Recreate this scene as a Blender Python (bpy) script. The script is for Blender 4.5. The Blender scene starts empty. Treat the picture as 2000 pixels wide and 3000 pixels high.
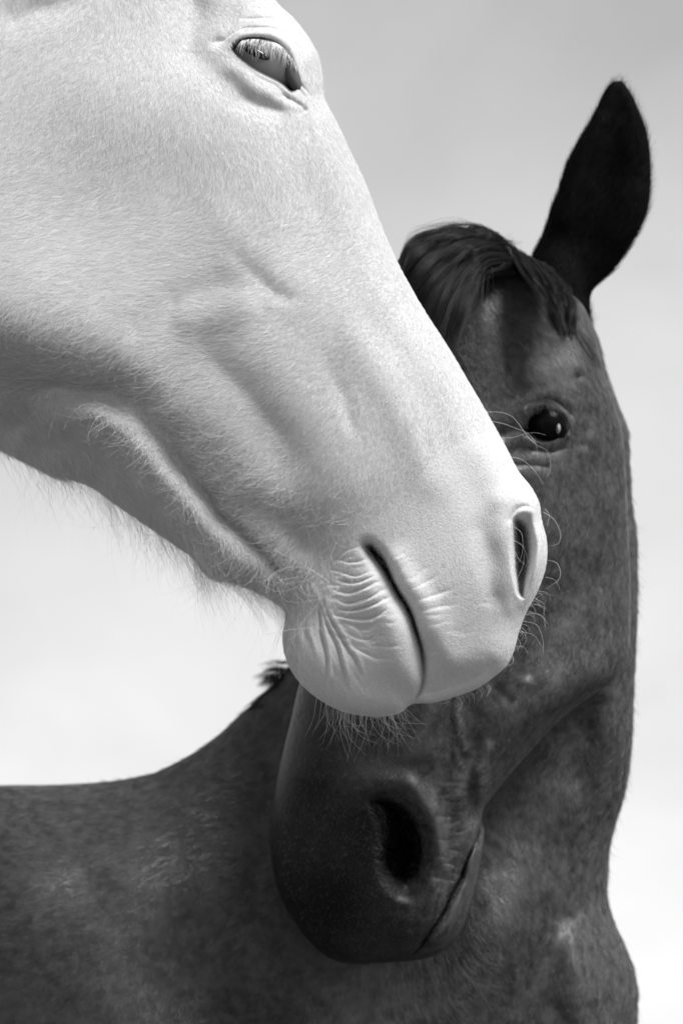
import bpy, math, random
import numpy as np
rng = np.random.default_rng(7)
random.seed(7)
scene = bpy.context.scene
col = scene.collection

# ------------------------------------------------------------------ camera
F = 8571.0                      # focal length measured in photograph pixels (2000 x 3000)
PITCH = math.radians(12.0)
CAM = np.array([0.0, 0.0, 1.24])
cam_d = bpy.data.cameras.new('camera')
cam = bpy.data.objects.new('camera', cam_d)
col.objects.link(cam)
cam.location = CAM
cam.rotation_euler = (math.radians(90) + PITCH, 0, 0)
cam_d.sensor_fit = 'VERTICAL'
cam_d.sensor_height = 36.0
cam_d.lens = 36.0 * F / 3000.0
cam_d.clip_start = 0.1
cam_d.clip_end = 9000.0
cam_d.dof.use_dof = True
cam_d.dof.focus_distance = 2.31
cam_d.dof.aperture_fstop = 8.0
scene.camera = cam
scene.render.resolution_x = 682
scene.render.resolution_y = 1024

# ------------------------------------------------------------------ sky, sun, exposure
SUN_EL, SUN_AZ = 46.0, 42.0     # azimuth measured from straight behind the camera towards its right
world = bpy.data.worlds.new("World")
scene.world = world
world.use_nodes = True
wn, wl = world.node_tree.nodes, world.node_tree.links
wn.clear()
sky = wn.new('ShaderNodeTexSky')
sky.sky_type = 'NISHITA'
sky.sun_disc = False
sky.sun_elevation = math.radians(SUN_EL)
sky.sun_rotation = math.radians(180 - SUN_AZ)
sky.altitude = 200
sky.air_density = 1.0
sky.dust_density = 2.0
bw = wn.new('ShaderNodeRGBToBW')
tc = wn.new('ShaderNodeTexCoord')
mp = wn.new('ShaderNodeMapping'); mp.inputs['Scale'].default_value = (1.0, 1.0, 1.9)
cl = wn.new('ShaderNodeTexNoise'); cl.inputs['Scale'].default_value = 4.5
cl.inputs['Detail'].default_value = 7; cl.inputs['Roughness'].default_value = 0.55; cl.inputs['Distortion'].default_value = 0.3
cr = wn.new('ShaderNodeMapRange'); cr.inputs['From Min'].default_value = 0.42; cr.inputs['From Max'].default_value = 0.72
cr.inputs['To Min'].default_value = 0.0; cr.inputs['To Max'].default_value = 0.24
sep = wn.new('ShaderNodeSeparateXYZ')
low = wn.new('ShaderNodeMapRange'); low.inputs['From Min'].default_value = 0.02; low.inputs['From Max'].default_value = 0.36
low.inputs['To Min'].default_value = 8.7; low.inputs['To Max'].default_value = 4.5
mixc = wn.new('ShaderNodeMix'); mixc.data_type = 'FLOAT'; mixc.inputs[0].default_value = 0.75
cm = wn.new('ShaderNodeMath'); cm.operation = 'MULTIPLY'
ca = wn.new('ShaderNodeMath'); ca.operation = 'ADD'
bg = wn.new('ShaderNodeBackground'); bg.inputs['Strength'].default_value = 0.095
wo = wn.new('ShaderNodeOutputWorld')
wl.new(sky.outputs['Color'], bw.inputs['Color'])
wl.new(tc.outputs['Generated'], mp.inputs['Vector']); wl.new(mp.outputs['Vector'], cl.inputs['Vector'])
wl.new(cl.outputs['Fac'], cr.inputs['Value'])
wl.new(tc.outputs['Generated'], sep.inputs[0]); wl.new(sep.outputs['Z'], low.inputs['Value'])
wl.new(bw.outputs['Val'], mixc.inputs[2]); wl.new(low.outputs['Result'], mixc.inputs[3])
wl.new(mixc.outputs[0], cm.inputs[0]); wl.new(cr.outputs['Result'], cm.inputs[1])
wl.new(mixc.outputs[0], ca.inputs[0]); wl.new(cm.outputs[0], ca.inputs[1])
wl.new(ca.outputs[0], bg.inputs['Color']); wl.new(bg.outputs[0], wo.inputs['Surface'])

sun_d = bpy.data.lights.new('sun', 'SUN')
sun_d.energy = 3.6
sun_d.angle = math.radians(28)
sun_d.color = (1, 1, 1)
sun = bpy.data.objects.new('sun', sun_d)
col.objects.link(sun)
e, a = math.radians(SUN_EL), math.radians(SUN_AZ)
S = (math.sin(a) * math.cos(e), -math.cos(a) * math.cos(e), math.sin(e))
from mathutils import Vector
sun.rotation_euler = Vector(S).to_track_quat('Z', 'Y').to_euler()
sun.location = (3, -3, 6)
scene.view_settings.view_transform = 'Standard'
scene.view_settings.look = 'None'
scene.view_settings.exposure = 0.4
scene.view_settings.gamma = 1.0
scene.render.engine = 'CYCLES'
scene.cycles_curves.shape = 'RIBBONS'

# ------------------------------------------------------------------ helpers
FW = np.array([0.0, math.cos(PITCH), math.sin(PITCH)])
UP = np.array([0.0, -math.sin(PITCH), math.cos(PITCH)])
RT = np.array([1.0, 0.0, 0.0])

def world_at(px, py, d):
    """point in the place, d metres in front of the camera along its axis"""
    px = np.asarray(px, float); py = np.asarray(py, float); d = np.asarray(d, float)
    x = (px - 1000.0) / F * d; y = -(py - 1500.0) / F * d
    return CAM + x[..., None] * RT + y[..., None] * UP + d[..., None] * FW

def world_back(px, py, d0, d):
    d0 = np.asarray(d0, float); x = (px - 1000.0) / F * d0; y = -(py - 1500.0) / F * d0
    return CAM + x[..., None] * RT + y[..., None] * UP + d[..., None] * FW

def smooth_line(pts, closed=False, step=10.0):
    """Catmull-Rom through control rows (x, y, extra...)"""
    P = np.array(pts, float)
    n = len(P); out = []
    rngi = range(n) if closed else range(n - 1)
    for i in rngi:
        if closed:
            p0, p1, p2, p3 = P[(i - 1) % n], P[i], P[(i + 1) % n], P[(i + 2) % n]
        else:
            p1, p2 = P[i], P[i + 1]
            p0 = P[i - 1] if i > 0 else 2 * p1 - p2
            p3 = P[i + 2] if i + 2 < n else 2 * p2 - p1
        L = np.hypot(*(p2 - p1)[:2])
        k = max(1, int(L / step))
        a0 = max(np.hypot(*(p1 - p0)[:2]), 1e-3) ** .5; a1 = max(L, 1e-3) ** .5; a2 = max(np.hypot(*(p3 - p2)[:2]), 1e-3) ** .5
        m1 = ((p1 - p0) / a0 - (p2 - p0) / (a0 + a1) + (p2 - p1) / a1) * a1
        m2 = ((p2 - p1) / a1 - (p3 - p1) / (a1 + a2) + (p3 - p2) / a2) * a1
        for j in range(k):
            t = j / k
            h00 = 2*t**3 - 3*t**2 + 1; h10 = t**3 - 2*t**2 + t; h01 = -2*t**3 + 3*t**2; h11 = t**3 - t**2
            out.append(h00*p1 + h10*m1 + h01*p2 + h11*m2)
    if not closed: out.append(P[-1])
    return np.array(out)

def seg_dist(X, Y, line, closed=False, signed=False):
    """distance of points to a polyline; nearest position; interpolated extras; side"""
    best = np.full(X.shape, 1e18); qx = np.zeros_like(best); qy = np.zeros_like(best)
    ne = line.shape[1] - 2
    ex = [np.zeros_like(best) for _ in range(ne)]
    side = np.zeros_like(best)
    n = len(line)
    for i in range(n if closed else n - 1):
        A = line[i]; B = line[(i + 1) % n]
        dx, dy = B[0] - A[0], B[1] - A[1]
        L2 = dx*dx + dy*dy
        if L2 < 1e-9: continue
        t = np.clip(((X - A[0])*dx + (Y - A[1])*dy) / L2, 0, 1)
        cx = A[0] + t*dx; cy = A[1] + t*dy
        d = (X - cx)**2 + (Y - cy)**2
        m = d < best
        best = np.where(m, d, best); qx = np.where(m, cx, qx); qy = np.where(m, cy, qy)
        for k in range(ne):
            ex[k] = np.where(m, A[2+k] + t*(B[2+k] - A[2+k]), ex[k])
        if signed:
            s = (X - A[0])*dy - (Y - A[1])*dx
            side = np.where(m, np.sign(s), side)
    return np.sqrt(best), qx, qy, ex, side

def inside(X, Y, poly):
    r = np.zeros(X.shape, bool); n = len(poly)
    for i in range(n):
        x1, y1 = poly[i, 0], poly[i, 1]; x2, y2 = poly[(i+1) % n, 0], poly[(i+1) % n, 1]
        if y1 == y2: continue
        c = ((y1 > Y) != (y2 > Y)) & (X < (x2 - x1)*(Y - y1)/(y2 - y1) + x1)
        r ^= c
    return r

def shepard(X, Y, ctrl, s=120.0, p=2.0):
    w = 0; v = 0
    for (cx, cy, cv) in ctrl:
        k = 1.0 / ((X-cx)**2 + (Y-cy)**2 + s*s)**p
        w = w + k; v = v + k*cv
    return v / w

def fft_blur(A, sig):
    pad = int(sig*3)
    B = np.pad(A, pad, mode='edge')
    fy = np.fft.fftfreq(B.shape[0])[:, None]; fx = np.fft.rfftfreq(B.shape[1])[None, :]
    G = np.exp(-2*(np.pi*sig)**2*(fx**2 + fy**2))
    return np.fft.irfft2(np.fft.rfft2(B)*G, s=B.shape)[pad:-pad, pad:-pad]

def bspline(G, gx, gy):
    """smooth cubic lookup in a regular grid; gx, gy in cells"""
    ix = np.floor(gx).astype(int); iy = np.floor(gy).astype(int)
    fx = gx - ix; fy = gy - iy
    def w(t): return [(1-t)**3/6, (3*t**3 - 6*t**2 + 4)/6, (-3*t**3 + 3*t**2 + 3*t + 1)/6, t**3/6]
    wx, wy = w(fx), w(fy); r = 0
    for j in range(4):
        yy = np.clip(iy + j - 1, 0, G.shape[0]-1)
        for i in range(4):
            xx = np.clip(ix + i - 1, 0, G.shape[1]-1)
            r = r + G[yy, xx]*wx[i]*wy[j]
    return r

def warp(x, y, a=3.6):
    """small organic wander so that folds never run perfectly even"""
    return (x + a*(np.sin(x*.015 + y*.027 + 1.3) + .5*np.sin(x*.036 - y*.043 + 4.1)),
            y + a*(np.sin(y*.019 - x*.024 + 2.2) + .5*np.sin(y*.038 + x*.044 + .4)))

def stroke_height(X, Y, strokes):
    """sum of sculpting strokes. each: (kind, rows) rows = x, y, amplitude, width"""
    H = np.zeros(X.shape)
    fx, fy = warp(X.ravel(), Y.ravel()); Hf = H.ravel()
    for st in strokes:
        kind, rows = st[0], st[1]
        L = smooth_line(rows, step=14.0)
        if kind == 'step':
            reach = st[2]
        else:
            reach = L[:, 3].max()*(3.2 if kind == 'g' else 6.0)
        x0, x1 = L[:, 0].min() - reach, L[:, 0].max() + reach
        y0, y1 = L[:, 1].min() - reach, L[:, 1].max() + reach
        m = np.nonzero((fx > x0) & (fx < x1) & (fy > y0) & (fy < y1))[0]
        if len(m) == 0: continue
        d, _, _, ex, side = seg_dist(fx[m], fy[m], L, signed=(kind == 'step'))
        amp, wd = ex[0], np.maximum(ex[1], 0.5)
        if kind == 'g': v = amp*np.exp(-0.5*(d/wd)**2)
        elif kind == 'c': v = amp*np.exp(-np.sqrt((d/wd)**2 + 0.04))       # sharp crease
        else:                                                     # raised on one side, dying away
            sd = d*side
            v = amp*0.5*(1 + np.tanh(sd/wd))*np.exp(-(d/(reach*0.45))**2)
        Hf[m] += v
    return H

def poly_height(X, Y, dents):
    H = np.zeros(X.shape); fx, fy = X.ravel(), Y.ravel(); Hf = H.ravel()
    for (pts, amp, soft) in dents:
        L = smooth_line(pts, closed=True, step=6.0)
        r = abs(soft)*2 + 4
        m = np.nonzero((fx > L[:,0].min()-r) & (fx < L[:,0].max()+r) & (fy > L[:,1].min()-r) & (fy < L[:,1].max()+r))[0]
        if len(m) == 0: continue
        d, _, _, _, _ = seg_dist(fx[m], fy[m], L, closed=True)
        ins = inside(fx[m], fy[m], L)
        sd = np.where(ins, d, -d)
        t = np.clip(sd/soft, 0, 1)
        Hf[m] += amp*t*t*(3 - 2*t)
    return H

def grid_lines(lo, hi, base, dense):
    out = [lo]
    while out[-1] < hi:
        x = out[-1]; s = base(x) if callable(base) else base
        for (a_, b_, st) in dense:
            if a_ <= x <= b_: s = min(s, st)
            elif x < a_: s = min(s, st + (a_-x)*0.05)
            else: s = min(s, st + (x-b_)*0.05)
        out.append(x + s)
    return np.array(out)

class Relief:
    """A rounded body: traced outline, real thickness from front to back, sculpted near side."""
    def __init__(self, outline, D, thick, radius, blur, gx, gy, strokes, dents=(), tilt=(), back=1.0, raw=12.0):
        self.D = D
        self.line = smooth_line(outline, closed=True, step=raw)
        X, Y = np.meshgrid(gx, gy)
        d, qx, qy, _, _ = seg_dist(X, Y, self.line, closed=True)
        ins = inside(X, Y, self.line)
        cell = ins[:-1, :-1] | ins[1:, :-1] | ins[:-1, 1:] | ins[1:, 1:]
        used = np.zeros(X.shape, bool); cnt = np.zeros(X.shape, int)
        for (a_, b_) in ((0,0),(1,0),(0,1),(1,1)):
            sl = (slice(a_, X.shape[0]-1+a_), slice(b_, X.shape[1]-1+b_))
            used[sl] |= cell; cnt[sl] += cell
        rim = used & (cnt < 4)
        snap = used & ~ins
        X = np.where(snap, qx, X); Y = np.where(snap, qy, Y); d = np.where(snap, 0, d)
        # regular field for the blurred interior
        st = 8.0
        rx = np.arange(gx[0]-st*2, gx[-1]+st*3, st); ry = np.arange(gy[0]-st*2, gy[-1]+st*3, st)
        RX, RY = np.meshgrid(rx, ry)
        rd = seg_dist(RX, RY, self.line, closed=True)[0]; rin = inside(RX, RY, self.line)
        rd = np.where(rin, rd, 0)
        def prof(xx, yy, dd):
            R = shepard(xx, yy, radius); T = shepard(xx, yy, thick)
            t = np.clip(dd/R, 0, 1)
            return T*np.sqrt(np.maximum(1-(1-t)**2, 0))
        base = fft_blur(prof(RX, RY, rd), blur/st)
        hb = bspline(base, (X-rx[0])/st, (Y-ry[0])/st)
        k = np.clip(d/(2.2*blur), 0, 1); k = k*k*(3-2*k)
        h = prof(X, Y, d)*(1-k) + hb*k
        edge = np.clip(d/30.0, 0, 1)
        h2 = h + stroke_height(X, Y, strokes)*np.sqrt(edge) + poly_height(X, Y, dents)
        mt = stroke_height(X, Y, tilt) if len(tilt) and isinstance(tilt[0][0], str) else (shepard(X, Y, tilt, s=300) if len(tilt) else np.zeros(X.shape))
        self.X, self.Y, self.d = X, Y, d
        mpp = D/F
        hf = np.where(d > 0, h2, 0.0)
        Wf = world_at(X, Y, D - (hf + mt)*mpp)
        Wb = world_back(X, Y, D - mt*mpp, D - mt*mpp + h*back*mpp)
        Wb = np.where((d <= 0)[..., None], Wf, Wb)
        self.Wf = Wf; self.cell = cell; self.used = used
        idf = -np.ones(X.shape, int); n = used.sum(); idf[used] = np.arange(n)
        idb = idf.copy(); mb = used & ~rim; idb[mb] = n + np.arange(mb.sum())
        V = np.concatenate([Wf[used], Wb[mb]])
        def quads(idm, flip):
            q = np.stack([idm[:-1,:-1][cell], idm[1:,:-1][cell], idm[1:,1:][cell], idm[:-1,1:][cell]], 1)
            return q[:, ::-1] if flip else q
        self.V = V; self.Q = np.concatenate([quads(idf, False), quads(idb, True)])
        # normals of the near side for growing hair
        gu = np.gradient(Wf, axis=1); gv = np.gradient(Wf, axis=0)
        N = np.cross(gv, gu); N /= np.maximum(np.linalg.norm(N, axis=-1, keepdims=True), 1e-12)
        s = np.sign((N*(-FW)).sum(-1)); s[s == 0] = 1
        self.N = N*s[..., None]
        self.gx, self.gy = gx, gy
    def sample(self, n, dens=None):
        """random roots on the near side: photo-plane x, y, world position, normal"""
        cy, cx = np.nonzero(self.cell)
        P00, P10, P01, P11 = self.Wf[cy, cx], self.Wf[cy, cx+1], self.Wf[cy+1, cx], self.Wf[cy+1, cx+1]
        area = np.linalg.norm(np.cross(P11-P00, P01-P10), axis=1)
        if dens is not None: area = area*dens(self.X[cy, cx], self.Y[cy, cx], self.d[cy, cx])
        c = np.cumsum(area); k = np.searchsorted(c, rng.random(n)*c[-1]); k = np.clip(k, 0, len(cy)-1)
        u, v = rng.random(n), rng.random(n)
        def bl(A):
            a00, a10, a01, a11 = A[cy[k], cx[k]], A[cy[k], cx[k]+1], A[cy[k]+1, cx[k]], A[cy[k]+1, cx[k]+1]
            uu, vv = (u, v) if A.ndim == 2 else (u[:, None], v[:, None])
            return a00*(1-uu)*(1-vv) + a10*uu*(1-vv) + a01*(1-uu)*vv + a11*uu*vv
        N = bl(self.N); N /= np.maximum(np.linalg.norm(N, axis=1, keepdims=True), 1e-9)
        return bl(self.X), bl(self.Y), bl(self.Wf), N

def origin_of(o):
    v = np.zeros(3)
    while o is not None:
        v = v + np.array(o.location); o = o.parent
    return v

def mesh_from(name, V, Q, mat, parent=None, smooth=True, pigment_shade=None):
    V = np.asarray(V, float) - origin_of(parent)
    me = bpy.data.meshes.new(name)
    me.vertices.add(len(V)); me.vertices.foreach_set('co', np.ascontiguousarray(V, dtype=np.float32).ravel())
    me.loops.add(Q.size); me.loops.foreach_set('vertex_index', np.ascontiguousarray(Q, dtype=np.int32).ravel())
    me.polygons.add(len(Q)); me.polygons.foreach_set('loop_start', np.arange(0, Q.size, Q.shape[1], dtype=np.int32))
    me.update(calc_edges=True)
    me.validate()
    if pigment_shade is not None:
        at_ = me.attributes.new('pigment_shade', 'FLOAT', 'POINT'); at_.data.foreach_set('value', np.ascontiguousarray(pigment_shade, dtype=np.float32))
    if smooth: me.shade_smooth()
    me.materials.append(mat)
    o = bpy.data.objects.new(name, me); col.objects.link(o); o.parent = parent
    return o

def hair(name, P, R, mat, parent=None):
    """P: strands x points x 3, R: strands x points radii"""
    P = np.asarray(P, float) - origin_of(parent)
    cu = bpy.data.hair_curves.new(name)
    n, k = P.shape[:2]
    cu.add_curves([k]*n)
    cu.attributes['position'].data.foreach_set('vector', np.ascontiguousarray(P, dtype=np.float32).ravel())
    ra = cu.attributes.get('radius') or cu.attributes.new('radius', 'FLOAT', 'POINT')
    ra.data.foreach_set('value', np.ascontiguousarray(R, dtype=np.float32).ravel())
    cu.materials.append(mat)
    o = bpy.data.objects.new(name, cu); col.objects.link(o); o.parent = parent
    return o

def field_dir(x, y, ctrl, s=130):
    a_ = shepard(x, y, [(c[0], c[1], math.cos(math.radians(c[2]))) for c in ctrl], s)
    b_ = shepard(x, y, [(c[0], c[1], math.sin(math.radians(c[2]))) for c in ctrl], s)
    n = np.sqrt(a_*a_ + b_*b_) + 1e-9
    return a_/n, b_/n          # angle measured clockwise on the photo (y down)

def grow(rel, n, dirs, length, lift, rad, dens=None, curl=0.25, jit=0.25, droop=0.0, k=4):
    x, y, P, N = rel.sample(n, dens)
    dx, dy = field_dir(x, y, dirs)
    j = rng.normal(0, jit, n); c, s = np.cos(j), np.sin(j)
    dx, dy = dx*c - dy*s, dx*s + dy*c
    T = dx[:, None]*RT - dy[:, None]*UP
    T = T - (T*N).sum(1, keepdims=True)*N
    T /= np.maximum(np.linalg.norm(T, axis=1, keepdims=True), 1e-6)
    L = length(x, y)*rng.uniform(0.6, 1.25, n)
    lf = lift*rng.uniform(0.5, 1.5, n)
    B = np.cross(T, N); cv = rng.normal(0, curl, n)
    pts = []
    for i in range(k):
        t = i/(k-1)
        p = P + (L*t)[:, None]*T + (L*lf*(t - 0.45*t*t)*1.2)[:, None]*N + (L*cv*t*t)[:, None]*B
        p = p - (L*droop*t*t)[:, None]*np.array([0, 0, 1.0])
        pts.append(p)
    Pp = np.stack(pts, 1)
    r = rad*rng.uniform(0.7, 1.3, n)[:, None]*np.linspace(1, 0.25, k)[None, :]
    return Pp, r

# ------------------------------------------------------------------ materials
def coat_mat(name, c0, c1, rough, spec, sheen=0.0, patch=12.0, grain=900.0, bump=0.4, bdist=0.0006, strand=False):
    m = bpy.data.materials.new(name); m.use_nodes = True
    nt = m.node_tree; N, L = nt.nodes, nt.links
    b = N['Principled BSDF']
    b.inputs['Roughness'].default_value = rough
    b.inputs['Specular IOR Level'].default_value = spec
    b.inputs['Sheen Weight'].default_value = sheen
    b.inputs['Sheen Roughness'].default_value = 0.4
    geo = N.new('ShaderNodeTexCoord')
    n1 = N.new('ShaderNodeTexNoise'); n1.inputs['Scale'].default_value = patch; n1.inputs['Detail'].default_value = 5
    n2 = N.new('ShaderNodeTexNoise'); n2.inputs['Scale'].default_value = grain; n2.inputs['Detail'].default_value = 2
    L.new(geo.outputs['Object'], n1.inputs['Vector']); L.new(geo.outputs['Object'], n2.inputs['Vector'])
    ad = N.new('ShaderNodeMath'); ad.operation = 'ADD'
    L.new(n1.outputs['Fac'], ad.inputs[0]); L.new(n2.outputs['Fac'], ad.inputs[1])
    mr = N.new('ShaderNodeMapRange'); mr.inputs['From Min'].default_value = 0.78; mr.inputs['From Max'].default_value = 1.22
    L.new(ad.outputs[0], mr.inputs['Value'])
    mx = N.new('ShaderNodeMix'); mx.data_type = 'RGBA'
    mx.inputs[6].default_value = (c0, c0, c0, 1); mx.inputs[7].default_value = (c1, c1, c1, 1)
    L.new(mr.outputs[0], mx.inputs[0]); L.new(mx.outputs[2], b.inputs['Base Color'])
    if strand:
        hi = N.new('ShaderNodeHairInfo')
        if strand == 'mottled':
            hm = N.new('ShaderNodeMath'); hm.operation = 'MULTIPLY_ADD'; hm.inputs[1].default_value = 0.5
            hb = N.new('ShaderNodeMath'); hb.operation = 'MULTIPLY'; hb.inputs[1].default_value = 0.7
            L.new(mr.outputs[0], hb.inputs[0]); L.new(hi.outputs['Random'], hm.inputs[0]); L.new(hb.outputs[0], hm.inputs[2]); L.new(hm.outputs[0], mx.inputs[0])
        else:
            L.new(hi.outputs['Random'], mx.inputs[0])
    bp = N.new('ShaderNodeBump'); bp.inputs['Strength'].default_value = bump; bp.inputs['Distance'].default_value = bdist
    L.new(n2.outputs['Fac'], bp.inputs['Height']); L.new(bp.outputs[0], b.inputs['Normal'])
    m['n1'] = 1
    return m

def plain(name, c, rough, spec=0.5, coat=0.0):
    m = bpy.data.materials.new(name); m.use_nodes = True
    b = m.node_tree.nodes['Principled BSDF']
    b.inputs['Base Color'].default_value = (c, c, c, 1); b.inputs['Roughness'].default_value = rough
    b.inputs['Specular IOR Level'].default_value = spec; b.inputs['Coat Weight'].default_value = coat
    b.inputs['Coat Roughness'].default_value = 0.02
    return m

M_white = coat_mat('white_skin_and_coat', 0.56, 0.66, 0.85, 0.12, patch=20, grain=620, bump=0.45, bdist=0.0008)
def add_pigment_shade(m, c):
    nt = m.node_tree; b = nt.nodes['Principled BSDF']
    src = b.inputs['Base Color'].links[0].from_socket
    at_ = nt.nodes.new('ShaderNodeAttribute'); at_.attribute_name = 'pigment_shade'
    mx = nt.nodes.new('ShaderNodeMix'); mx.data_type = 'RGBA'
    mx.inputs[7].default_value = (c, c, c, 1)
    nt.links.new(at_.outputs['Fac'], mx.inputs[0]); nt.links.new(src, mx.inputs[6]); nt.links.new(mx.outputs[2], b.inputs['Base Color'])
    sp = nt.nodes.new('ShaderNodeMapRange'); sp.inputs['To Min'].default_value = b.inputs['Specular IOR Level'].default_value; sp.inputs['To Max'].default_value = 0.12
    nt.links.new(at_.outputs['Fac'], sp.inputs['Value']); nt.links.new(sp.outputs[0], b.inputs['Specular IOR Level'])
add_pigment_shade(M_white, 0.03)
M_wfur = coat_mat('white_hair', 0.56, 0.88, 0.6, 0.15, patch=12, grain=500, bump=0.0, strand=True)
M_dark = coat_mat('black_coat', 0.010, 0.060, 0.44, 0.75, patch=45, grain=110, bump=0.35, bdist=0.002)
M_dfur = coat_mat('black_hair', 0.008, 0.11, 0.36, 0.9, patch=60, grain=110, bump=0.0, strand='mottled')
M_mane = plain('black_mane_hair', 0.005, 0.42, 0.35)
M_ear = plain('black_ear_hair', 0.003, 0.8, 0.1)
M_eye_w = plain('grey_eye', 0.21, 0.3, 0.4, 0.3)
M_eye_d = plain('black_eye', 0.003, 0.22, 0.06, 0.0)
M_whisk = plain('pale_whisker', 0.7, 0.45)

def tag(o, label=None, cat=None, kind=None, group=None):
    if label: o['label'] = label
    if cat: o['category'] = cat
    if kind: o['kind'] = kind
    if group: o['group'] = group

def empty(name, loc):
    o = bpy.data.objects.new(name, None); col.objects.link(o); o.location = loc; o.empty_display_size = 0.2
    return o

# ------------------------------------------------------------------ ground
def ground():
    N = 60; r = np.concatenate([[0], np.geomspace(1.5, 6000, N-1)]); A = 72
    V, Q = [], []
    for i in range(N):
        for j in range(A):
            t = 2*math.pi*j/A
            z = 0.03*math.sin(r[i]*.9+t*3) if 3 < r[i] < 60 else 0
            V.append((r[i]*math.cos(t), r[i]*math.sin(t), z))
    for i in range(N-1):
        for j in range(A):
            k = (j+1) % A
            Q.append((i*A+j, (i+1)*A+j, (i+1)*A+k, i*A+k))
    m = coat_mat('dry_meadow', 0.10, 0.17, 0.9, 0.1, patch=0.8, grain=14, bump=1.0, bdist=0.05)
    o = mesh_from('ground', np.array(V), np.array(Q), m)
    tag(o, kind='structure')
ground()

# ------------------------------------------------------------------ white horse
white = empty('horse', (-0.1, 2.4, 0.0))
tag(white, 'white horse with half closed eye resting its muzzle against the black horse\'s face', 'horse')
WD = 2.42
w_outline = [(807,0),(863,56),(905,112),(933,168),(944,231),(949,286),(982,351),(1031,456),(1073,547),(1104,632),(1154,750),
 (1224,880),(1312,1018),(1378,1129),(1441,1237),(1486,1318),(1518,1380),(1556,1428),(1578,1472),(1586,1524),(1600,1580),(1601,1639),
 (1588,1696),(1562,1755),(1541,1793),(1520,1849),(1503,1910),(1484,1949),(1440,1988),(1395,2018),(1330,2042),(1262,2060),(1206,2063),
 (1168,2090),(1120,2099),(1064,2097),(1008,2086),(951,2060),(895,2018),(856,1970),(834,1920),(827,1867),(835,1812),(832,1788),(812,1768),
 (758,1735),(701,1710),(661,1699),(617,1688),(588,1665),(561,1631),(505,1588),(449,1549),(393,1511),(330,1468),(262,1420),(212,1402),
 (154,1391),(105,1367),(42,1335),(-30,1295),(-120,1240),(-260,1190),(-450,1190),(-800,1280),(-1150,1420),(-1250,600),(-1150,-500),
 (-800,-900),(-200,-950),(300,-800),(560,-560),(690,-300),(760,-120)]
w_thick = [(900,300,300),(700,150,350),(300,300,380),(0,600,390),(300,800,360),(-400,400,420),(-1000,400,520),(200,-400,380),
 (700,700,320),(1000,800,300),(1100,1100,262),(700,1100,290),(400,1100,300),(100,1100,330),(1250,1300,240),(900,1400,268),
 (1450,1550,215),(1300,1700,225),(1000,1650,215),(1000,1900,190),(1350,1900,190),(650,1500,222),(350,1350,215),(100,1300,150),(-200,1200,130),(0,1160,170),(-50,930,400),(180,960,400)]
w_radius = [(900,300,150),(1080,700,150),(1300,1100,150),(1500,1500,130),(1400,1950,270),(1050,2050,300),(880,1900,200),(700,1650,220),(400,1450,240),
 (100,1300,260),(0,600,500),(300,0,500),(-800,300,600)]
G, C = 'g', 'c'
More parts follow.
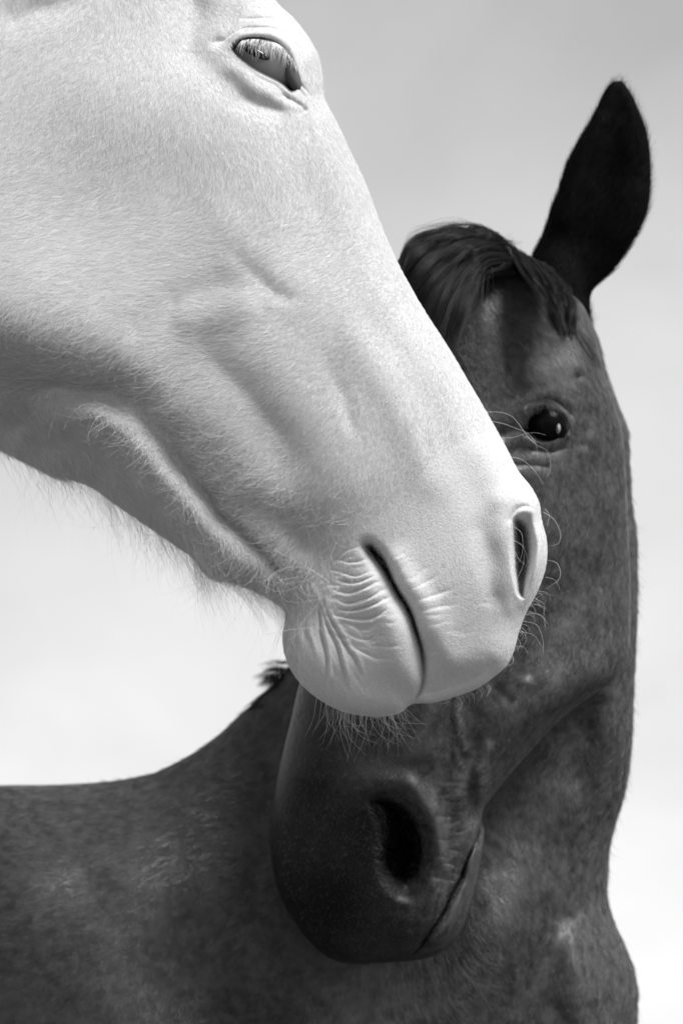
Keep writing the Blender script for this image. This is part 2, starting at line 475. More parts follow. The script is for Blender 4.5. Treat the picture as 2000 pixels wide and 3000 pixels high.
w_strokes = [
 # jaw: cheek plate border, mandible bar and the hollows beside it
 (G, [(-200,1050,-30,50),(0,1095,-46,44),(110,1118,-62,40),(230,1128,-66,36),(330,1150,-42,32)]),
 (G, [(-200,880,30,110),(0,930,40,95),(200,975,38,85),(400,1030,18,70)]),
 (G, [(140,1235,10,36),(205,1210,46,40),(310,1230,64,42),(400,1310,64,42),(500,1430,60,40),(600,1550,54,36),(700,1640,38,30),(780,1700,14,24)]),
 (G, [(330,1120,-16,34),(440,1230,-32,32),(520,1330,-42,28),(590,1425,-44,24),(660,1510,-42,20),(740,1590,-40,18),(820,1660,-34,16),(880,1700,-18,14)]),
 (G, [(60,1250,-34,50),(130,1290,-46,46),(260,1350,-40,44),(380,1430,-40,38),(470,1510,-34,34),(560,1590,-26,28)]),
 (C, [(600,1440,-8,9),(690,1545,-14,9),(780,1630,-14,9),(860,1690,-6,8)]),
 (G, [(-250,1180,-60,90),(-60,1220,-50,70),(60,1210,-36,50)]),
 # buccal muscle folds
 (G, [(420,1110,8,60),(560,1200,14,56),(680,1320,14,56),(770,1430,14,46),(830,1510,8,40)]),
 (G, [(565,985,-1,42),(640,1070,-7,42),(720,1150,-10,42),(790,1240,-9,44),(850,1340,-5,46)]),
 (G, [(700,980,10,60),(830,1110,13,66),(930,1260,13,66),(1010,1400,10,66)]),
 (G, [(770,1480,-20,34),(830,1520,-26,36),(900,1580,-26,40)]),
 (G, [(900,1560,-12,60),(960,1650,-14,60)]),
 # facial crest
 (G, [(560,330,5,80),(640,520,7,70),(740,680,9,60),(820,790,10,50),(870,860,4,40)]),
 (G, [(700,740,-2,24),(745,795,-6,22),(800,850,-7,20),(850,872,-6,18),(890,868,-2,16)]),
 (G, [(530,880,-10,28),(590,850,-11,28),(660,835,-8,26),(720,840,-3,24)]),
 (G, [(420,960,-6,32),(500,925,-6,34)]),
 (G, [(560,930,14,40),(700,900,16,36)]),
 (G, [(680,560,-3,34),(740,640,-5,34),(780,720,-3,34)]),
 (G, [(880,420,-14,50),(900,600,-12,60),(880,780,-8,60)]),
 (G, [(960,1050,-1,18),(1000,1150,-4.5,18),(1030,1250,-4.5,16),(1040,1290,-1,14)]),
 (G, [(1225,1250,-1,12),(1245,1300,-4,12),(1262,1345,-1,10)]),
 (G, [(1050,1000,8,40),(1180,1200,10,40),(1260,1400,8,40)]),
 # temple hollow, brow and socket
 (G, [(555,-140,-56,46),(555,-20,-60,40),(555,60,-54,36),(550,140,-30,34)]),
 (G, [(60,60,-16,36),(160,20,-24,36),(300,-40,-16,36)]),
 (G, [(640,-40,20,46),(740,0,26,40),(840,60,26,36),(905,150,20,30)]),
 (G, [(600,190,-16,32),(660,250,-18,28),(730,300,-14,24),(800,330,-9,20)]),
 (G, [(715,285,-7,18),(760,310,-12,16),(812,322,-7,12)]),
 (G, [(690,205,12,20),(770,262,15,20),(840,300,10,18)]),
 # upper lid, fold above it, brow creases
 (G, [(640,128,-16,12),(676,128,-4,9)]),
 (C, [(655,125,-4,6),(690,96,-14,5),(730,77,-18,4.5),(765,76,-18,4.5),(800,84,-16,4.5),(835,105,-14,4.5),(862,135,-13,5),(882,170,-10,5),(892,205,-5,5)]),
 (G, [(676,130,8,9),(700,103,20,10),(745,92,26,11),(790,98,26,11),(830,118,24,11),(860,152,20,10),(878,195,14,9),(888,232,8,8)]),
 (C, [(700,52,-1,5),(790,52,-13,4.5),(850,82,-14,4.5),(895,127,-4,5)]),
 (C, [(740,22,-1,5),(810,32,-9,4.5),(870,70,-10,4.5),(912,125,-3,5)]),
 (C, [(880,235,-8,4),(898,262,-9,4),(915,290,-3,4)]),
 (C, [(868,240,-8,4),(885,270,-9,4),(905,300,-3,4)]),
 # tear corner and tear stain pits
 (G, [(835,280,-10,6),(855,292,-16,7),(872,305,-14,6),(888,320,-8,7)]),
 (G, [(888,330,-14,10),(898,345,-10,10),(905,380,-8,14),(915,410,-5,14)]),
 # lower lid thin edge
 (G, [(676,142,3,5),(710,186,6,5),(766,221,7,5),(804,239,7,5),(850,273,7,5)]),
 # nostril wing and hollows
 (G, [(1465,1480,12,30),(1470,1600,14,28),(1475,1700,12,26),(1500,1780,8,20)]),
 (G, [(1420,1560,-10,30),(1440,1650,-14,28),(1455,1740,-12,26)]),
 (G, [(1560,1500,20,22),(1578,1560,26,22),(1580,1640,28,22),(1562,1710,24,20),(1538,1768,12,14)]),
 (C, [(1497,1524,-18,7),(1519,1490,-26,6),(1548,1480,-26,6),(1566,1490,-10,6)]),
 # mouth
 (G, [(1074,1604,-34,15),(1100,1632,-40,16),(1140,1700,-20,15),(1190,1790,-20,15),(1222,1865,-20,15),(1238,1935,-20,15),(1236,1990,-18,15),(1208,2058,-14,14)]),
 (C, [(1066,1604,-10,8),(1080,1612,-70,9),(1110,1640,-110,8),(1146,1700,-120,6),(1190,1785,-120,6),(1222,1860,-100,6),(1238,1930,-70,6),(1236,1990,-46,6),(1206,2062,-20,6)]),
 (G, [(1070,1720,14,30),(1120,1800,20,30),(1165,1900,24,32),(1180,1980,20,32)]),
 (G, [(1165,1640,14,26),(1215,1730,16,26),(1270,1840,16,34),(1300,1930,10,34)]),
 (G, [(1270,2025,-26,34),(1350,2005,-30,32),(1430,1965,-16,26)]),
 (G, [(1030,1960,14,60),(960,1930,10,50)]),
 (G, [(1262,1900,-8,22),(1272,1970,-16,26),(1262,2030,-14,24)]),
 (G, [(1090,2020,-10,36),(1180,2010,-10,28)]),
 (G, [(845,1740,-14,26),(880,1790,-12,26)]),
]
# wrinkles: fans of creases round the corner of the mouth, the chin and the upper lip
def crease(pts, amp, w, ridge=0.28):
    amp = amp*random.uniform(0.5, 1.15); w = w*random.uniform(0.65, 1.1)
    pts = [(x + random.uniform(-5, 5), y + random.uniform(-4, 4)) for x, y in pts]
    w_strokes.append((C, [(x, y, amp*(0.25 if i in (0, len(pts)-1) else 1), w) for i, (x, y) in enumerate(pts)]))
    w_strokes.append((G, [(x, y+w*2.1, -amp*ridge*(0.2 if i in (0, len(pts)-1) else 1), w*1.4) for i, (x, y) in enumerate(pts)]))
for pts, a_ in [
  ([(985,1638),(1020,1652),(1052,1650),(1078,1640)], -10),
  ([(965,1660),(1000,1678),(1040,1684),(1085,1676)], -12),
  ([(980,1700),(1020,1706),(1060,1700),(1100,1690)], -12),
  ([(975,1728),(1020,1734),(1070,1722),(1120,1706)], -15),
  ([(990,1752),(1030,1762),(1080,1750),(1130,1732)], -16),
  ([(1000,1782),(1040,1786),(1090,1772),(1138,1752)], -14),
  ([(985,1802),(1040,1812),(1085,1802),(1125,1785)], -15),
  ([(1010,1822),(1050,1842),(1080,1838),(1098,1820)], -12),
  ([(1010,1852),(1050,1872),(1085,1866),(1110,1848)], -8),
  ([(1020,1890),(1060,1912),(1100,1925),(1140,1926)], -8),
  ([(1000,1620),(1030,1612),(1058,1606)], -6)]:
    crease([(x, y) for x, y in pts], a_, 4.6)
for pts, a_ in [
  ([(920,1745),(936,1790),(944,1860),(952,1930),(958,2020)], -14),
  ([(940,1770),(958,1830),(985,1900),(1005,1960),(1022,2020)], -15),
  ([(946,1760),(975,1830),(1005,1890),(1040,1935),(1062,1980)], -15),
  ([(868,1790),(872,1850),(868,1910)], -5),
  ([(895,1790),(905,1860),(915,1930)], -4),
  ([(875,1690),(890,1730),(900,1765)], -9), ([(895,1700),(912,1735),(925,1770)], -9),
  ([(852,1680),(868,1720),(882,1760)], -7)]:
    w_strokes.append((C, [(x, y, a_*(0.25 if i in (0, len(pts)-1) else 1), 4.4) for i, (x, y) in enumerate(pts)]))
    w_strokes.append((G, [(x+9, y, 5*(0.2 if i in (0, len(pts)-1) else 1), 6) for i, (x, y) in enumerate(pts)]))
for (t, ln, up, a_) in [(.04,40,.5,-5),(.13,62,.45,-9),(.2,50,.5,-6),(.3,84,.42,-10),(.41,90,.38,-10),(.47,60,.4,-5),(.57,104,.3,-9),(.7,96,.2,-8),(.77,60,.2,-4),(.88,84,.12,-5)]:
    x = 1128 + 118*t; y = 1622 + 235*t
    crease([(x+16, y+4), (x+16+ln*.4, y-ln*up*.25+random.uniform(-3, 3)), (x+16+ln*.75, y-ln*up*.8+random.uniform(-4, 4)), (x+16+ln, y-ln*up)], a_*random.uniform(.2, .75), random.uniform(4, 7))
for i in range(16):
    x, y = random.uniform(1250, 1400), random.uniform(1740, 1960)
    crease([(x, y), (x+22, y-random.uniform(0, 10)), (x+random.uniform(36, 70), y-random.uniform(-6, 14))], -random.uniform(.5, 1.5), 6)
for i in range(60):                       # broken short folds that blur the fan of wrinkles
    x, y = random.uniform(940, 1130), random.uniform(1640, 1900)
    crease([(x, y), (x+random.uniform(14, 24), y+random.uniform(-6, 8)), (x+random.uniform(30, 56), y+random.uniform(-10, 6))], -random.uniform(1, 4), random.uniform(3.5, 6))
for i in range(30):
    x, y = random.uniform(890, 1050), random.uniform(1800, 2000)
    w_strokes.append((C, [(x, y, -.5, 5), (x+10, y+26, -random.uniform(1, 3.5), 5), (x+random.uniform(14, 34), y+60, -.5, 5)]))
eye_w = [(674,139),(690,119),(715,110),(743,107),(773,110),(804,119),(830,137),(850,160),(865,188),(874,215),(880,240),(872,262),(852,270),
 (830,252),(804,235),(766,217),(738,201),(710,181),(687,160)]
nost_w = [(1497,1520),(1512,1508),(1530,1530),(1545,1575),(1548,1620),(1542,1670),(1530,1715),(1522,1756),(1514,1748),(1501,1706),(1493,1660),(1490,1580),(1493,1540)]
nost_w2 = [(1496,1516),(1520,1494),(1555,1496),(1574,1560),(1578,1620),(1565,1685),(1545,1735),(1528,1765),(1514,1750),(1500,1706),(1492,1660),(1489,1580)]
nost_w = [(x + (14 if x > 1515 else 0), y) for x, y in nost_w]
nost_w2 = [(x + (10 if x > 1530 else 0), y) for x, y in nost_w2]
gx = grid_lines(-1300, 1640, lambda x: 4.2 if x > -40 else 16, [(660,900,2.4),(930,1180,2.8),(1480,1610,2.8)])
gy = grid_lines(-1000, 2140, lambda y: 4.2 if y > -40 else 16, [(70,300,2.4),(1590,2110,2.8)])
W = Relief(w_outline, WD, w_thick, w_radius, 90, gx, gy, w_strokes, [(eye_w, -75, 12), (nost_w, -120, 27), (nost_w2, -60, 44)],
           tilt=[(300,-100,-140),(800,0,-130),(100,1020,150),(1000,1100,50),(1000,600,-30),(300,450,-30),(1400,1800,40),(900,1900,20),(-800,300,-60),(100,1300,20),(500,1500,40)])
# dark skin, eye rim included, plus shade painted into mouth slit and nostril
def pig_shade_at(x, y):
    mouth = smooth_line([(1082,1616),(1110,1642),(1146,1702),(1190,1786),(1222,1862),(1237,1930),(1234,1990),(1214,2040)], step=8)
    xw, yw = warp(x, y); q = seg_dist(xw, yw, mouth)[0]
    p = np.exp(-(q/np.interp(y, [1600, 1650, 1700, 1900, 2040], [20, 15, 9, 6.5, 4]))**2)*np.interp(y, [1600, 1860, 1960, 2040], [1, .9, .45, .1])
    p = np.maximum(p, 0.9*np.clip(poly_height(x, y, [(nost_w, 1.0, 40)]), 0, 1))
    rim_ = seg_dist(x, y, smooth_line(eye_w, closed=True, step=5), closed=True)[0]
    ie = inside(x, y, smooth_line(eye_w, closed=True, step=5))
    p = np.maximum(p, np.where(ie, 0.9, 0.35*np.exp(-(rim_/5)**2)))
    for (cx_, cy_, rx_, ry_, v_) in [(888,338,9,12,.35),(905,372,12,26,.2),(843,283,8,4,.3),(872,305,8,5,.3),(720,285,30,12,.16),(768,306,30,10,.16),
                                     (1297,1656,6,6,.3),(1320,1680,5,6,.25),(1278,1720,6,5,.2),(1330,1740,5,5,.2),(1230,1640,5,5,.2),(1380,1680,5,8,.2),(1262,1700,7,5,.15)]:
        p = np.maximum(p, v_*np.exp(-(((x-cx_)/rx_)**2 + ((y-cy_)/ry_)**2)))
    return np.clip(p, 0, 1)
pg_ = pig_shade_at(W.X[W.used], W.Y[W.used])
wb = mesh_from('body', W.V, W.Q, M_white, white, pigment_shade=np.concatenate([pg_, np.zeros(len(W.V)-len(pg_))]))
print('white body', len(W.V), len(W.Q))

def depth_at(rel, px, py):
    """distance from the camera of a body's sculpted near side at a photo point"""
    j = int(np.argmin(np.abs(rel.gx - px))); i = int(np.argmin(np.abs(rel.gy - py)))
    return float(((rel.Wf[i, j] - CAM)*FW).sum())

def ellipsoid(name, px, py, d, rx, ry, rz, mat, parent, roll=0.0, seg=48):
    """rx, ry, rz in photo pixels at distance d"""
    k = d/F; c = world_at(px, py, d); V, Q = [], []
    cr_, sr_ = math.cos(roll), math.sin(roll)
    for i in range(seg+1):
        th = math.pi*(i/seg*0.998 + 0.001)
        for j in range(seg*2):
            ph = math.pi*j/seg
            x, y, z = math.sin(th)*math.cos(ph)*rx, math.sin(th)*math.sin(ph)*ry, math.cos(th)*rz
            x, y = x*cr_ - y*sr_, x*sr_ + y*cr_
            V.append(c + (x*RT - y*UP - z*FW)*k)
    n = seg*2
    for i in range(seg):
        for j in range(n):
            Q.append((i*n+j, i*n+(j+1) % n, (i+1)*n+(j+1) % n, (i+1)*n+j))
    return mesh_from(name, np.array(V), np.array(Q), mat, parent)

de = float(np.mean([depth_at(W, *q) for q in ((670,139),(884,240),(745,100),(765,228))]))
mpx = WD/F
eye = ellipsoid('eye', 775, 178, de + 96*mpx, 118, 96, 88, M_eye_w, white, 0.5)
ellipsoid('pupil', 758, 166, de + 80*mpx, 70, 26, 84, plain('pupil_dark', 0.008, 0.1, .5, 1), eye, 0.5, 32)
ellipsoid('third_eyelid', 856, 222, de + 50*mpx, 22, 52, 34, plain('third_eyelid_grey', 0.10, 0.6, 0.2), white, -0.35, 24)
print('white eye depth', de)

# coat of the white horse
w_dirs = [(100,300,120),(400,300,110),(800,400,80),(100,700,148),(0,900,138),(300,900,160),(600,900,176),(450,1000,165),(300,1030,160),(100,1000,150),
 (900,800,140),(1000,1000,130),(1200,1300,110),(1400,1700,100),(500,1200,150),(650,1350,155),(760,1500,140),(560,1320,150),
 (260,1240,40),(400,1330,35),(520,1460,32),(650,1590,30),(60,1200,62),(200,1330,66),(350,1450,66),(480,1550,66),(620,1650,72),(720,1720,75),
 (900,1800,95),(1100,2000,95),(700,60,60),(820,90,60)]
w_len = [(100,300,7),(500,400,7),(900,500,5),(100,700,9),(300,950,13),(50,1000,17),(100,1100,20),(600,900,9),(900,900,5),(1200,1100,3.5),(1400,1500,2),(1000,1900,1.5),
 (1100,1650,1.5),(1200,1900,1.5),(900,1700,2.5),(600,1300,12),(750,1500,11),(850,1550,7),(230,1210,6),(300,1250,6),(400,1330,6),(500,1440,6),(600,1550,6),(200,1350,12),(450,1530,12),(650,1680,12),(760,1720,9),
 (750,150,2.5),(850,300,3),(650,200,4)]
vis = lambda x, y: 0.02 + 0.98*np.clip(1 - (np.maximum(np.maximum(-90-x, -90-y), 0)/520), 0, 1)**2
out_eye = lambda x, y: 1 - inside(x, y, smooth_line(eye_w, closed=True, step=8))
P, R = grow(W, 430000, w_dirs, lambda x, y: shepard(x, y, w_len, 90)*0.001, 0.16, 0.000085,
            dens=lambda x, y, d: vis(x, y)*out_eye(x, y)*(1 - pig_shade_at(x, y))*(0.35 + 0.65*(shepard(x, y, w_len, 90) > 3))*(d > 1), jit=0.22)
tag(hair('coat', P, R, M_wfur, white), kind='stuff')
# long loose hairs on the jaw
jaw = np.array([(-60,1280),(60,1345),(212,1402),(330,1468),(449,1549),(561,1631),(660,1700),(800,1760)], float)
def jaw_dens(x, y, d):
    q = seg_dist(x, y, jaw)[0]
    return vis(x, y)*np.exp(-(q/55)**2)*np.clip((x+150)/350, 0.15, 1)
P, R = grow(W, 2800, [(0,1300,60),(250,1400,82),(400,1500,95),(550,1620,98),(700,1700,92),(800,1760,70)], lambda x, y: rng.uniform(0.008, 0.05, len(x)), 0.5, 0.000045, dens=jaw_dens, jit=0.45, curl=0.35, droop=0.2, k=6)
P2, R2 = grow(W, 7000, [(0,900,150),(300,1100,160),(500,1200,150),(650,1350,160),(760,1500,150),(850,1600,120)], lambda x, y: 0.020 + 0*x, 0.3, 0.00008,
              dens=lambda x, y, d: vis(x, y)*(np.exp(-(seg_dist(x, y, np.array([(0,1050),(300,1080),(560,1330),(700,1450),(860,1600)], float))[0]/110)**2)), jit=0.5, curl=0.5, k=6)
tag(hair('jaw_hair', np.concatenate([P, P2]), np.concatenate([R, R2]), M_wfur, white), kind='stuff')

def resample(line, k):
    s_ = np.concatenate([[0], np.cumsum(np.hypot(*np.diff(line[:, :2], axis=0).T))])
    t = np.linspace(0, s_[-1], k)
    return np.stack([np.interp(t, s_, line[:, c_]) for c_ in range(line.shape[1])], 1)

def strands_px(lines, k=14, rad=0.0001, tip=0.3):
    """explicit hairs: rows x, y, distance"""
    P, R = [], []
    for L in lines:
        q = resample(smooth_line(L, step=6), k)
        P.append(world_at(q[:, 0], q[:, 1], q[:, 2])); R.append(rad*np.linspace(1, tip, k))
    return np.array(P), np.array(R)

# eyelashes
L = []
lid = resample(smooth_line([(688,122),(715,112),(743,109),(773,112),(804,121),(830,139),(852,163),(866,190)], step=4), 100)
for i in range(130):
    t = 0.1 + .9*rng.random(); t = np.clip(round(t*15)/15 + rng.normal(0, .014), 0, .99); x, y = lid[int(t*99)]
    ang = math.radians(124 - 50*t + rng.normal(0, 11)); ln = (28 + 32*math.sin(math.pi*min(1, t*1.1)))*rng.uniform(.35, 1.25)
    d0 = depth_at(W, x, y - 10) - 2*mpx
    L.append([(x, y+5, d0 + 12*mpx), (x + math.cos(ang)*ln*.5, y + math.sin(ang)*ln*.5, d0 - 16*mpx), (x + math.cos(ang-.1)*ln, y + math.sin(ang-.1)*ln, d0 - 18*mpx)])
P, R = strands_px(L, 7, 0.0002, 0.25)
tag(hair('eyelashes', P, R, M_wfur, white), kind='stuff')

# whiskers: the long curved ones one can follow, then short ones on chin and lip
L = []
dm = depth_at(W, 1450, 1300)
dn = 2.40
for pts in [
 [(1415,1208),(1468,1208),(1505,1225),(1530,1260),(1565,1300),(1600,1320),(1612,1370),(1600,1400)],
 [(1430,1233),(1470,1240),(1510,1255),(1545,1270),(1570,1305),(1572,1340)],
 [(1460,1283),(1500,1282),(1540,1270),(1570,1268),(1598,1275)],
 [(1490,1338),(1525,1345),(1555,1368),(1580,1400),(1590,1420)],
 [(1595,1490),(1608,1510),(1600,1540)],
 [(1590,1500),(1620,1520),(1640,1560),(1636,1590),(1612,1600)],
 [(1600,1640),(1630,1650),(1640,1690),(1600,1725)],
 [(1596,1690),(1625,1700),(1640,1730)],[(1560,1765),(1590,1740),(1620,1745)],[(1548,1790),(1590,1810),(1596,1840)],
 [(1530,1820),(1570,1830),(1590,1880),(1588,1920)],[(1520,1850),(1560,1860),(1590,1900)],
 [(1545,1780),(1575,1770),(1605,1790)],[(1535,1800),(1580,1800),(1605,1830)]]:
    n = len(pts); L.append([(x, y, dn - 0.03*i/n) for i, (x, y) in enumerate(pts)])
da = depth_at(W, 950, 1700)
for pts in [
 [(896,1540),(912,1600),(905,1680),(860,1725),(800,1730),(770,1712)],
 [(770,1712),(800,1680),(850,1662),(900,1666),(950,1695),(1000,1735),(1060,1745)],
 [(800,1610),(860,1640),(930,1680),(985,1725)],[(1000,1735),(950,1750),(880,1765),(830,1760)],
 [(780,1860),(850,1845),(950,1840),(1010,1850)],[(880,1830),(905,1800),(925,1775)],
 [(820,1700),(870,1690),(940,1660)],
 [(1500,1540),(1525,1560),(1530,1610),(1520,1650)],[(1498,1580),(1530,1600),(1545,1640)],[(1510,1700),(1530,1660),(1535,1620)],[(1500,1600),(1520,1640),(1545,1660)],
 [(1430,1690),(1440,1640),(1425,1590)],[(1440,1740),(1462,1690),(1455,1640)]]:
    n = len(pts); L.append([(x, y, min(da, depth_at(W, min(x,1560), y)) - 0.012) for i, (x, y) in enumerate(pts)])
for i in range(85):
    t = rng.beta(2.2, 2.2)
    bx = 900 + 330*t; by = 2030 + 62*math.sin(math.pi*min(1, .15+t*.8)) - 8
    a_ = math.radians(118 - 70*t + rng.normal(0, 16)); ln = rng.uniform(40, 150)*(0.6 + 0.5*math.sin(math.pi*t))
    d0 = WD - 0.004
    bend = rng.normal(-0.1, .3)
    L.append([(bx, by - rng.uniform(0, 40), d0 - .02), (bx + math.cos(a_)*ln*.5, by + math.sin(a_)*ln*.5, d0 - .012), (bx + math.cos(a_+bend)*ln, by + math.sin(a_+bend)*ln, d0)])
for i in range(44):
    a0 = rng.uniform(0, 1)
    p = resample(smooth_line([(1590,1700),(1560,1760),(1530,1820),(1500,1910),(1440,1985),(1300,2050)], step=10), 100)[int(a0*99)]
    a_ = math.radians(20 + 50*a0 + rng.normal(0, 25)); ln = rng.uniform(15, 60)
    L.append([(p[0]-6, p[1]-4, WD-.01), (p[0] + math.cos(a_)*ln*.6, p[1] + math.sin(a_)*ln*.6, WD-.012), (p[0] + math.cos(a_+.5)*ln, p[1] + math.sin(a_+.5)*ln, WD-.012)])
P, R = strands_px(L, 12, 0.00011, 0.3)
tag(hair('whiskers', P, R, M_whisk, white), kind='stuff')

# ------------------------------------------------------------------ black horse
dark = empty('horse', (0.0, 3.0, 0.0))
tag(dark, 'black horse with one ear up, its head turned down behind the white muzzle', 'horse')
ND = 2.92
n_outline = [(1722,905),(1732,945),(1752,1000),(1772,1080),(1795,1150),(1818,1210),(1836,1262),(1842,1330),(1846,1420),(1852,1500),(1862,1560),
 (1866,1660),(1866,1760),(1862,1860),(1858,1960),(1853,2060),(1850,2160),(1840,2260),(1824,2340),(1802,2410),(1786,2480),(1779,2560),(1777,2625),
 (1792,2690),(1822,2760),(1850,2830),(1864,2900),(1866,2970),(1855,3100),(1830,3300),(1780,3560),(1640,3800),(1200,3980),(400,4100),(-600,4150),(-1600,4100),
 (-2100,3700),(-2250,3200),(-2150,2700),(-1800,2420),(-1300,2330),(-700,2345),(-300,2318),(0,2303),(160,2301),(320,2290),(446,2267),(548,2219),(640,2156),(704,2097),
 (770,2038),(830,1975),(900,1880),(980,1740),(1060,1560),(1140,1340),(1230,1120),(1330,940),(1430,880),(1560,870),(1660,880)]
n_thick = [(1600,1000,230),(1650,1500,300),(1600,2000,330),(1600,2400,400),(1000,2200,280),(1000,2600,520),(1500,2800,560),(1700,3200,560),
 (500,2600,620),(0,2700,700),(-800,3000,850),(500,3300,800),(-1800,3000,800),(1100,1700,200),(1780,2300,330)]
n_radius = [(1600,1000,260),(1650,1500,300),(1700,2000,260),(1800,2500,300),(1700,2900,420),(1000,2100,330),(500,2400,560),(0,2500,640),(-1000,2700,900),(500,3600,800)]
n_strokes = [
 (G, [(1780,1950,24,40),(1790,2100,30,42),(1770,2250,26,42),(1730,2400,20,46),(1720,2550,10,50)]),
 (G, [(1790,2015,-30,36),(1710,2120,-70,56),(1620,2240,-74,80),(1530,2360,-50,84),(1450,2460,-12,76)]),
 (G, [(1560,2470,-10,70),(1480,2560,-6,70)]),
 (G, [(1440,2620,14,80),(1560,2690,16,80),(1650,2740,6,70)]),
 (G, [(1620,2700,-34,50),(1590,2850,-44,50),(1570,3000,-44,60),(1560,3200,-30,60)]),
 (G, [(1700,2780,40,50),(1710,2900,60,56),(1730,3050,60,60)]),
 (G, [(1810,2700,-10,30),(1800,2900,-26,40),(1810,3050,-24,40)]),
 (G, [(1400,2750,30,100),(1300,2950,36,110)]),
 (G, [(1200,2700,-20,90),(1000,2900,-24,110),(700,3000,-24,140)]),
 (G, [(850,2300,-26,90),(700,2500,-40,120),(600,2750,-40,140),(550,3000,-30,150)]),
 (G, [(50,2500,26,120),(300,2420,20,100),(480,2330,16,70),(620,2240,12,50)]),
 (G, [(250,2620,-24,90),(100,2800,-20,100),(0,2950,-20,110)]),
 (G, [(900,2450,12,80),(820,2700,16,90)]),
]
gxn = grid_lines(-2300, 1880, lambda x: 4.5 if x > 1640 else 7 if x > -60 else 26, [])
gyn = grid_lines(760, 4200, lambda y: 5.5 if 900 < y < 3060 else 16, [])
NB = Relief(n_outline, ND, n_thick, n_radius, 110, gxn, gyn, n_strokes, tilt=[(1600,1200,120),(1700,2000,90),(1600,2200,80),(1480,2350,60),(1650,2500,-30),(1450,2620,-60),(1000,2600,-190),(1200,2850,-120),(0,2600,-60),(-1500,3000,-250)])

HD = 2.70
h_outline = [(1560,772),(1640,840),(1700,885),(1724,930),(1744,990),(1764,1080),(1786,1150),(1806,1210),(1822,1270),(1830,1360),(1836,1480),(1842,1600),
 (1846,1720),(1845,1840),(1838,1925),(1803,1988),(1722,2043),(1640,2108),(1568,2184),(1496,2266),(1440,2335),(1416,2370),(1411,2400),(1417,2430),(1411,2497),(1398,2560),(1382,2630),
 (1356,2712),(1328,2762),(1284,2796),(1224,2812),(1115,2822),(1020,2824),(962,2806),(912,2764),(864,2704),(822,2630),(797,2540),(791,2440),
 (806,2315),(832,2190),(853,2107),(872,2020),(905,1900),(955,1720),(1010,1540),(1060,1350),(1090,1150),(1105,950),(1130,810),(1190,738),(1280,690),(1380,666),(1450,680),(1510,735)]
h_thick = [(1450,900,280),(1550,1200,350),(1650,1500,330),(1300,1500,360),(1500,1800,320),(1150,1900,320),(1750,1700,300),(1100,2200,290),(1300,2200,250),
 (1050,2500,260),(1250,2500,210),(1100,2700,200),(1330,2600,130)]
h_radius = [(1450,800,250),(1750,1200,260),(1780,1700,240),(1600,2080,100),(1440,2300,100),(1380,2600,110),(1100,2750,220),(850,2500,260),(900,2100,280),(1100,1500,300)]
